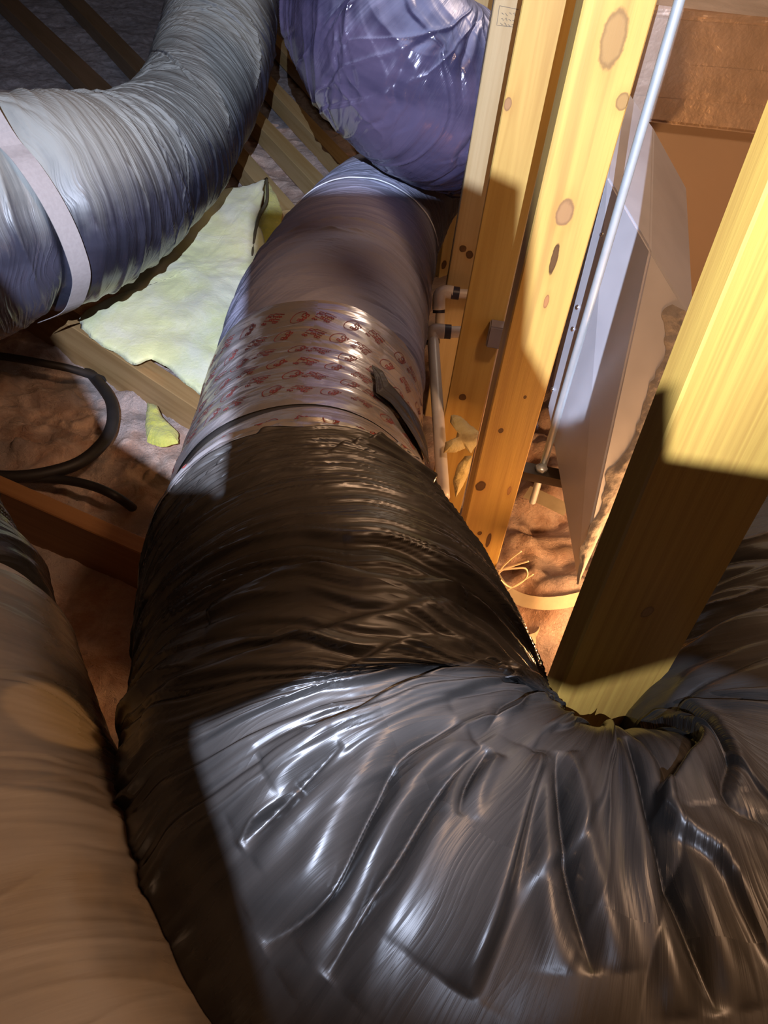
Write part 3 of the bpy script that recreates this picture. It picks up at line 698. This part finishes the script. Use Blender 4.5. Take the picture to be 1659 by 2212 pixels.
t.H -= .030 * np.exp(-((t.S - s_str - .015) / .022) ** 2); t.H -= .010 * np.exp(-((t.S - s_str) / .07) ** 2)
t.build()
hd = thing('flexible_duct', (-.85, 1.7, .5), 'dusty grey flexible duct hanging at upper left in a white strap', 'duct', 'flexible ducts')
part('jacket', t.mesh('jacket'), M_grey, hd)
def ribbon(pts, wd, side, thick=.0016, m=70):
    """flat strap along points; side is its width direction"""
    c, _ = spline(np.column_stack([np.array(pts, float), np.zeros(len(pts))]), m); c = c[:, :3]
    T = np.gradient(c, axis=0); T /= np.linalg.norm(T, axis=1)[:, None]; sd = np.broadcast_to(np.array(side, float), c.shape)
    sd = sd - (sd * T).sum(1)[:, None] * T; sd = sd / np.linalg.norm(sd, axis=1)[:, None]; n = np.cross(T, sd)
    rows = np.stack([c - sd * wd / 2 + n * thick / 2, c + sd * wd / 2 + n * thick / 2, c + sd * wd / 2 - n * thick / 2, c - sd * wd / 2 - n * thick / 2], 1)
    uv = np.stack(np.broadcast_arrays(np.linspace(0, 1, m)[:, None], np.array([0, 1, 1, 0])[None]), -1).reshape(-1, 2)
    return mesh_np('strap', rows, grid_faces(m, 4, True), uv, smooth=False)
a0 = t.pick(60, 290)[1]; a1 = t.pick(140, 600)[1]
st_pts = [P(-260, 20, 1.30), P(-110, 120, 1.40)] + [t.base(s_str + d_, a_, .012) for a_, d_ in zip(np.linspace(a0, a1, 6), np.linspace(-.03, .012, 6))] + [t.base(s_str + .014, a1 + (a1 - a0) * .2, .008), t.base(s_str + .014, a1 + (a1 - a0) * .4, .004), t.base(s_str + .014, a1 + (a1 - a0) * .8, .002)]
o = link('hanger_strap', ribbon(st_pts, .046, t.T[int(np.searchsorted(t.s, s_str))]), M_strap); tag(o, 'white webbing strap slung round the dusty duct at upper left', 'strap')

# violet shiny duct at the top
shiny = Tube([[*P(790, -330, 2.1), .21], [*P(782, -150, 2.02), .215], [*P(790, -20, 1.97), .215], [*P(820, 90, 1.95), .215], [*P(885, 165, 1.95), .215], [*P(985, 228, 2.04), .21], [*P(1100, 275, 2.3), .21], [*P(1180, 310, 2.6), .21]], 900, 560)
t = shiny
t.H = wrinkles(t, 71, .0028, .008, .008, slant=.06, f=(60, 20, 4)); rs = R_(43)
for i in range(110):
    fold(t, rs.uniform(.15, t.s[-1] - .1), rs.uniform(-3, 3), rs.uniform(.35, 1.1), rs.uniform(-.10, .10), rs.uniform(.003, .006), rs.uniform(.003, .008), rs.choice(list('rrvo')), 1200 + i * 3)
t.build()
sd_ = thing('flexible_duct', (.02, 2.24, .75), 'shiny violet flexible duct at the top, crossing above the taped duct', 'duct', 'flexible ducts')
part('jacket', t.mesh('jacket'), M_mylar, sd_)

# brown see-through duct at lower left
brown = Tube([[.06, -.3, .84, .21], [-.26, .06, .76, .21], [-.57, .5, .66, .21], [-.90, .9, .60, .20], [-1.2, 1.28, .6, .20]], 900, 420)
t = brown; s_b = t.pick(20, 1215)[0]
t.H = wrinkles(t, 81, .0010, .004, .012, slant=.05, f=(50, 9, 4)) * np.clip((s_b - t.S + .05) / .1, .0, 1) + wrinkles(t, 83, .003, .012, .012) * np.clip((t.S - s_b + .02) / .08, 0, 1)
rs = R_(87)
for i in range(50): fold(t, rs.uniform(.1, s_b), rs.uniform(-2, 2), rs.uniform(.4, 1.2), rs.uniform(-.08, .08), rs.uniform(.003, .006), rs.uniform(.001, .0028), rs.choice(list('rrvo')), 1500 + i * 3)
t.H -= .034 * np.exp(-((t.S - s_b) / .022) ** 2); t.H += .010 * np.exp(-((t.S - s_b - .09) / .05) ** 2)
t.build(); kb = int(np.searchsorted(t.s, s_b + .012))
bd = thing('flexible_duct', (-.5, .4, .45), 'brown flexible duct with clear jacket over wool, at lower left', 'duct', 'flexible ducts')
sp_ = t.pick(125, 1545)
M_tan = film_mat('clear_film_over_wool', (.18, .138, .095), (.048, .040, .034), (.30, .27, .25), .45, 1.1, .26, .8, fine=.3, streak=(18, 2.2), blotch=4.0, spot=(sp_[0], sp_[1] / 6.2832, .055, .05, (.42, .31, .15)))
part('jacket', t.mesh('jacket', 0, kb), M_tan, bd, 'clear jacket with brown wool showing through')
part('jacket', t.mesh('jacket', kb - 1), M_black, bd, 'black glossy section beyond the strap')
tc = t.pick(28, 1235)[1]
aa = np.linspace(tc - 1.3, tc + 1.2, 12)
o = link('hanger_strap', ribbon([t.base(s_b, a, -.012) for a in aa], .024, t.T[int(np.searchsorted(t.s, s_b))]), M_strap); tag(o, 'pale strap pinching the brown duct at the left edge', 'strap')

# ------------------------------------------------------------------ loose insulation pieces
bt = [(575, 388), (540, 399), (490, 404), (450, 420), (400, 470), (335, 530), (268, 590), (258, 625), (265, 650), (238, 664), (188, 672), (170, 690), (180, 720), (215, 752), (248, 764), (290, 788), (322, 775), (352, 795), (450, 862), (520, 790), (590, 600), (572, 520), (556, 480)]
def zb_(y): return .30 + (y - 640) * -.00016
o = link('insulation_batt', pillow([PZ(x, y, zb_(y)) for x, y in bt], (0, -.25, 1), .06, 77, rough=.010), M_yellow); tag(o, 'large pale yellow insulation batt between the two main ducts', 'insulation')
bt2 = [(574, 388), (596, 420), (610, 460), (604, 520), (580, 580), (548, 640), (545, 560), (556, 490), (572, 440)]
ob = link('folded_edge', pillow([PZ(x, y, zb_(y) - .045) for x, y in bt2], (.5, -.5, .8), .05, 78, rough=.012), M_lime); ob.parent = o; ob['label'] = 'folded greener edge of the batt'
ke = [(576, 386), (577, 430), (566, 455), (556, 480), (547, 530), (543, 590)]
ob2 = link('kraft_edge', sweep([PZ(x, y, zb_(y) + .012) for x, y in ke], .006, 8, m=40), M_kraft); ob2.parent = o; ob2['label'] = 'dark torn backing along the edge'
sc = [(318, 872), (340, 878), (352, 905), (384, 935), (386, 958), (350, 966), (318, 955), (314, 920)]
o = link('insulation_scrap', pillow([PZ(x, y, .19) for x, y in sc], (0, -.2, 1), .05, 79, rough=.012), M_lime); tag(o, 'small lime yellow insulation scrap below the yellow batt', 'insulation')
sc = [(975, 896), (995, 898), (1012, 915), (1034, 932), (1030, 960), (1018, 980), (1005, 968), (985, 978), (958, 978), (962, 955), (985, 945), (990, 925), (972, 912)]
o = link('insulation_scrap', pillow([P(x, y, 1.80) for x, y in sc], -ray(1000, 940), .05, 80, rough=.03, rings=34), M_amber); tag(o, 'torn yellow insulation tuft caught between the white pipe and knotty stud', 'insulation')
sc = [(1020, 985), (1014, 1020), (1000, 1050), (985, 1075), (978, 1040), (988, 1005), (1004, 985)]
o = link('insulation_scrap', pillow([P(x, y, 1.86) for x, y in sc], -ray(1000, 1030), .04, 81, rough=.03), M_amber); tag(o, 'lower yellow insulation shred beside the knotty stud', 'insulation')

# ------------------------------------------------------------------ cables on the floor
def cable(px, z, r, label, m=70):
    o = link('cable', sweep([PZ(x, y, z_) for (x, y), z_ in zip(px, z if hasattr(z, '__len__') else [z] * len(px))], r, 12, m=m), M_cable); return tag(o, label, 'cable', 'black cables')
cable([(-60, 762), (20, 772), (95, 785), (165, 800), (250, 830)], [.20, .20, .19, .16, .05], .012, 'black cable running straight near the hanging duct')
cable([(190, 800), (228, 846), (243, 880), (240, 925), (215, 965), (170, 1000), (110, 1020), (40, 1030), (-40, 1028)], [.06, .15, .17, .18, .18, .18, .18, .18, .18], .017, 'thick black cable curving in a loop on the wool')
cable([(40, 1034), (130, 1036), (200, 1050), (255, 1075), (300, 1108)], [.17, .17, .17, .16, .06], .012, 'thin black cable branching off below the loop')

# ------------------------------------------------------------------ white drain pipes
def pipe_thing(label, legs, r, zones):
    """legs: point lists for pipe runs; zones: fittings (name, points, radius, material)"""
    rt_ = thing('drain_pipe', legs[0][0], label, 'pipe', 'white drain pipes')
    for pl in legs: part('pipe', sweep(pl, r, 20, m=24), M_pvc, rt_)
    for nm, pl, rr, mt in zones: part(nm, sweep(pl, rr, 20, m=24), mt, rt_)
    return rt_
dA, dB = 2.10, 2.02
a_, b_2, c_2 = P(1040, 637, dA), P(957, 632, dA), P(950, 712, dA + .04)
pipe_thing('short upper white pipe with elbow turning down between the studs', [[a_, P(990, 634, dA)], [P(951, 655, dA + .01), c_2]], .0125,
           [('elbow', [P(978, 632, dA), P(962, 630, dA), P(951, 636, dA), P(948, 646, dA), P(948, 668, dA + .01)], .0175, M_pvc), ('primer_ring', [P(975, 632, dA), P(992, 634, dA)], .0172, M_primer), ('coupling', [P(948, 662, dA + .01), P(948, 676, dA + .015)], .0165, M_primer)])
foot = P(958, 1075, 1.78)
pipe_thing('long white pipe dropping beside the right edge of the taped duct', [[P(1010, 717, dB), P(955, 717, dB)], [P(935, 728, dB), foot]], .0148,
           [('elbow', [P(960, 716, dB), P(944, 715, dB), P(936, 717, dB), P(933, 724, dB), P(934, 735, dB)], .019, M_pvc), ('primer_ring', [P(960, 716, dB), P(974, 717, dB)], .0185, M_primer), ('primer_ring', [P(934, 733, dB), P(934.4, 742, dB)], .0186, M_primer)])

# ------------------------------------------------------------------ threaded rod and strut channel
rod_b, rod_t = P(1150, 1085, 1.82), None
r_top = ray(1468, 0); h = r_top[:2]; rod_t = EYEP + r_top * ((rod_b[:2] @ h) / (h @ h)); dv = rod_t - rod_b; rod_len = np.linalg.norm(dv); dv /= rod_len
rod = thing('threaded_rod', rod_b, 'long shiny threaded rod in front of the sheet metal duct', 'rod')
zz_ = np.arange(0, rod_len * 1.35, .0011); part('rod', sweep([rod_b + dv * q for q in zz_], .0080 + .0002 * np.where(np.arange(len(zz_)) % 2, 1, -1), 12), M_rod, rod)
ch_c = P(1166, 1024, 1.735)
hexa = [ch_c + dv * q for q in (.012, .021)]
part('nut', sweep(hexa, .0135, 6), M_rod, rod)
def channel(c, ax, length, wd, ht, th=.003):
    ax = np.array(ax, float); ax /= np.linalg.norm(ax); up = np.array([0, 0, 1.0]); sd = np.cross(up, ax); sd /= np.linalg.norm(sd)
    prof = [(-wd / 2, 0), (-wd / 2, ht), (wd / 2, ht), (wd / 2, 0), (wd / 2 - .009, 0), (wd / 2 - .009, th), (wd / 2 - th, th), (wd / 2 - th, ht - th), (-wd / 2 + th, ht - th), (-wd / 2 + th, th), (-wd / 2 + .009, th), (-wd / 2 + .009, 0)]
    n = len(prof); V = [c + ax * e * length / 2 + sd * a + up * (b2 - ht / 2) for e in (-1, 1) for a, b2 in prof]
    me = bpy.data.meshes.new('channel'); me.from_pydata([tuple(v) for v in V], [], [[i, (i + 1) % n, n + (i + 1) % n, n + i] for i in range(n)] + [list(range(n))[::-1], list(range(n, 2 * n))]); me.update(); return me
stv = P(1215, 1035, 1.735) - P(1133, 1018, 1.735)
o = link('strut_channel', channel(ch_c + stv * .45, stv, .36, .036, .022), M_strut); tag(o, 'dark steel strut channel hung on the threaded rod', 'channel')

# ------------------------------------------------------------------ sheet metal and cabinet behind the rod
M_metal, nt_, b_ = new_mat('galvanised_sheet'); k = NB(nt_); ps = k.pos()
n1 = k.noise(ps, 5, 3); n2 = k.noise(ps, 40, 4)
k.l(k.mix(k.ramp(n1, .3, .7), (.52, .52, .56), (.62, .62, .66)), b_.inputs['Base Color'])
k.l(k.math('MULTIPLY_ADD', n2, .12, .34), b_.inputs['Roughness']); b_.inputs['Metallic'].default_value = .25
mA, mB, mC = P(1312, 380, 1.56), P(1405, 540, 1.43), P(1500, 700, 1.50)
mD, mF = P(1183, 885, 1.74), P(1248, 1262, 1.56)
back = np.array([.12, .68, .0])
V = [mA, mB, mC, mD, mF, mA + back, mB + back, mC + back, mD + back, mF + back]
me = bpy.data.meshes.new('transition'); me.from_pydata([tuple(v) for v in V], [], [[0, 3, 4, 1], [1, 4, 2], [0, 1, 6, 5], [1, 2, 7, 6], [0, 5, 8, 3], [3, 8, 9, 4], [4, 9, 7, 2], [5, 6, 7, 9, 8]])
bm = bmesh.new(); bm.from_mesh(me); bmesh.ops.recalc_face_normals(bm, faces=bm.faces); bmesh.ops.bevel(bm, geom=bm.edges[:], offset=.004, segments=2, affect='EDGES'); bm.to_mesh(me); bm.free()
tr = thing('sheet_metal_duct', mF, 'tapered galvanised sheet metal duct behind the threaded rod', 'duct')
part('body', me, M_metal, tr)
nf = np.cross(mB - mA, mD - mA); nf /= np.linalg.norm(nf); nf = nf if nf @ (EYEP - mA) > 0 else -nf
for (x, y) in [(1303, 507), (1250, 664), (1240, 711), (1196, 841)]:
    r = ray(x, y); p = EYEP + r * (((mA - EYEP) @ nf) / (r @ nf))
    bm = bmesh.new(); bmesh.ops.create_uvsphere(bm, u_segments=14, v_segments=8, radius=.0055)
    bmesh.ops.transform(bm, matrix=Matrix.Translation(p + nf * .0035) @ Vector(nf).to_track_quat('Z', 'Y').to_matrix().to_4x4() @ Matrix.Diagonal((1, 1, .6, 1)), verts=bm.verts)
    me = bpy.data.meshes.new('screw'); bm.to_mesh(me); bm.free(); me.polygons.foreach_set('use_smooth', np.ones(len(me.polygons), bool)); part('screw', me, M_screw, tr)
# mastic smeared along the right seam
n2f = np.cross(mF - mB, mC - mB); n2f /= np.linalg.norm(n2f); n2f = n2f if n2f @ (EYEP - mB) > 0 else -n2f
f = np.linspace(-.02, 1.0, 160); J = np.linspace(0, 1, 12)
edge_in = np.cross(n2f, mF - mC); edge_in /= np.linalg.norm(edge_in); edge_in = edge_in if edge_in @ (mB - mC) > 0 else -edge_in
ww = .030 + .014 * (vnoise(f * 7, f * 0, 5) - .5) + .010 * (vnoise(f * 40, f * 0, 6) - .5) + .05 * np.exp(-((f - .02) / .07) ** 2) + .014 * np.exp(-((f - .60) / .04) ** 2)
ww = ww * np.clip((1.02 - f) * 6, .15, 1)
ms = mC + (mF - mC) * f[:, None, None] + edge_in * (J[None] * ww[:, None])[..., None] + n2f * (.001 + .004 * np.sin(np.clip(J, 0, 1) * np.pi)[None, :, None] + .003 * (vnoise(f[:, None] * 60, J[None] * 5, 9) - .4)[..., None] * np.sin(J * np.pi)[None, :, None])
part('mastic_seam', mesh_np('mastic', ms, grid_faces(160, 12)), M_mastic, tr, 'rough grey mastic smeared along the seam')

def box_mesh(lo, hi, bev=.006):
    me = bpy.data.meshes.new('box'); bm = bmesh.new(); bmesh.ops.create_cube(bm, size=1); lo, hi = np.array(lo), np.array(hi)
    bmesh.ops.transform(bm, matrix=Matrix.Translation((lo + hi) / 2) @ Matrix.Diagonal((*(hi - lo), 1)), verts=bm.verts)
    bmesh.ops.bevel(bm, geom=bm.edges[:], offset=bev, segments=2, affect='EDGES'); bm.to_mesh(me); bm.free(); return me
yb = P(1500, 290, 2.15)[1]
def at_y(x, y, Y): r = ray(x, y); return EYEP + r * (Y / r[1])
M_cab = plain_mat('grey_cabinet_paint', (.50, .38, .28), .38, var=.03, scale=3)
M_wrap, nt_, b_ = new_mat('foil_wrap'); k = NB(nt_); ps = k.pos(); n1 = k.noise(ps, 9, 4); n2 = k.noise(ps, 45, 4, .6, 1.5)
k.l(k.mix(k.ramp(n1, .3, .7), (.56, .43, .33), (.68, .53, .42)), b_.inputs['Base Color']); b_.inputs['Roughness'].default_value = .35; b_.inputs['Metallic'].default_value = .35
nb = k.bump(n1, .25, .03); k.l(k.bump(n2, .15, .006, nb), b_.inputs['Normal'])
p_mid = at_y(1500, 288, yb); p_top = at_y(1500, 22, yb)
cab = thing('air_handler', (p_mid[0], yb + .3, 0), 'grey air handler cabinet behind the sheet metal duct', 'cabinet')
xl = at_y(1335, 300, yb + .06)[0]
part('cabinet', box_mesh((xl, yb + .06, .14), (xl + 1.1, yb + .75, p_mid[2] + .01)), M_cab, cab)
pl_ = thing('plenum_box', (p_mid[0], yb + .3, p_mid[2]), 'brown foil wrapped plenum box on top of the grey cabinet', 'box')
part('box', box_mesh((xl - .1, yb, p_mid[2] + .012), (xl + 1.15, yb + .8, p_top[2]), .012), M_wrap, pl_)
for ya, yc in ((140, 215), (22, 42)):
    pa, pc = at_y(1500, ya, yb), at_y(1500, yc, yb)
    xs = np.linspace(xl - .1, xl + 1.15, 120); zs = np.linspace(0, 1, 10)
    X_, Z_ = np.meshgrid(xs, zs, indexing='ij'); zz2 = pc[2] + (pa[2] - pc[2]) * Z_ + .004 * np.sin(X_ * 9)
    Yy = yb - .0015 - .004 * np.abs(vnoise(X_ * 30, Z_ * 4, 3) - .4) * np.sin(Z_ * np.pi)
    part('tape_strip', mesh_np('strip', np.stack([X_, Yy, zz2], -1), grid_faces(120, 10)), M_wrap, pl_)

# ------------------------------------------------------------------ small things among the studs
bx = thing('junction_block', studB.pt(1072, 703), 'small grey block fixed to the stud left of the knotty stud', 'block')
c0 = studB.pt(1060, 688); ex = studB.ux * .036; ey = -studB.ax * .052; ez = -studB.ny * .034
V = [c0 + ex * i + ey * j + ez * k_ for i in (0, 1) for j in (0, 1) for k_ in (0, 1)]
me = bpy.data.meshes.new('block'); me.from_pydata([tuple(v) for v in V], [], [[0, 1, 3, 2], [4, 6, 7, 5], [0, 4, 5, 1], [2, 3, 7, 6], [0, 2, 6, 4], [1, 5, 7, 3]])
bm = bmesh.new(); bm.from_mesh(me); bmesh.ops.recalc_face_normals(bm, faces=bm.faces); bmesh.ops.bevel(bm, geom=bm.edges[:], offset=.003, segments=2, affect='EDGES'); bm.to_mesh(me); bm.free(); part('cover', me, M_block, bx)
lath = Stud((1080, 715), (1034, 935), 1.96, (1044, 935), .014, .02, .1, 1.12, yaw=0.1)
o = link('wood_lath', lath.mesh(), wood_mat('lath_pine', (.62, .48, .36), (.5, .36, .25), seed=71)); tag(o, 'thin pale lath in the gap between two studs below the grey block', 'lath')
# grade stamp on the dusty stud
PV, PF = [], []
def stud_surf(S_): return lambda p: np.array([S_.pt(x, y, .0012) for x, y in p])
ss = stud_surf(studC)
pxw = .9
for pl in [[(1079, 12), (1073, 54), (1110, 58)], [(1079, 12), (1120, 20)]]: stroke(ss, dense(pl, 4), 1.0)
rs = R_(3)
for r_, y in enumerate((29, 42, 51)):
    for c_ in range(4):
        x = 1084 + c_ * 8 - r_ * 1.5; yy = y + c_ * 1.0
        stroke(ss, dense([(x, yy + rs.uniform(-4, 0)), (x + 3, yy + rs.uniform(-5, 4)), (x + 5, yy + rs.uniform(0, 4))], 2), 1.1)
ob = link('grade_stamp', mesh_np('stamp', np.vstack(PV), PF), M_ink); ob.parent = sc_root
# straps, paper and wires on the wool at right
sd3 = np.array([0, .25, 1.0])
o = link('webbing_strap', ribbon([P(1062, 1235, 1.9), P(1085, 1270, 1.88), P(1120, 1293, 1.86), P(1165, 1303, 1.84), P(1215, 1301, 1.84), P(1270, 1288, 1.86)], .030, BASIS @ np.array([-.2, 1, -.1])), M_paper); tag(o, 'cream webbing strap curling across the pink wool behind the post', 'strap')
o = link('webbing_strap', ribbon([P(1098, 1380, 1.88), P(1130, 1385, 1.86), P(1158, 1378, 1.86), P(1168, 1362, 1.88)], .026, BASIS @ np.array([-.1, 1, -.2])), M_paper); tag(o, 'short cream strap end lying low by the loop of black duct', 'strap')
o = link('paper_scrap', ribbon([P(1138, 1062, 2.1), P(1175, 1078, 2.08), P(1225, 1102, 2.06)], .040, BASIS @ np.array([-.3, 1, -.6])), M_paper); tag(o, 'torn cream paper lying on the wool below the strut channel', 'paper')
wr = thing('wire_bundle', P(1058, 1300, 1.72), 'pale frayed wires sticking out beside the foot of the knotty stud', 'wire')
for px in [[(1054, 1300), (1075, 1240), (1100, 1210), (1126, 1190)], [(1060, 1268), (1080, 1235), (1110, 1222), (1142, 1212)], [(1055, 1312), (1080, 1285), (1120, 1260), (1152, 1240)], [(1072, 1232), (1110, 1228), (1135, 1228), (1138, 1245), (1120, 1262), (1100, 1268), (1078, 1250)], [(1062, 1305), (1085, 1290), (1060, 1330)]]:
    part('strand', sweep([P(x, y, 1.70 - .0006 * (1300 - y)) for x, y in px], .0021, 6, m=30), M_wire, wr)
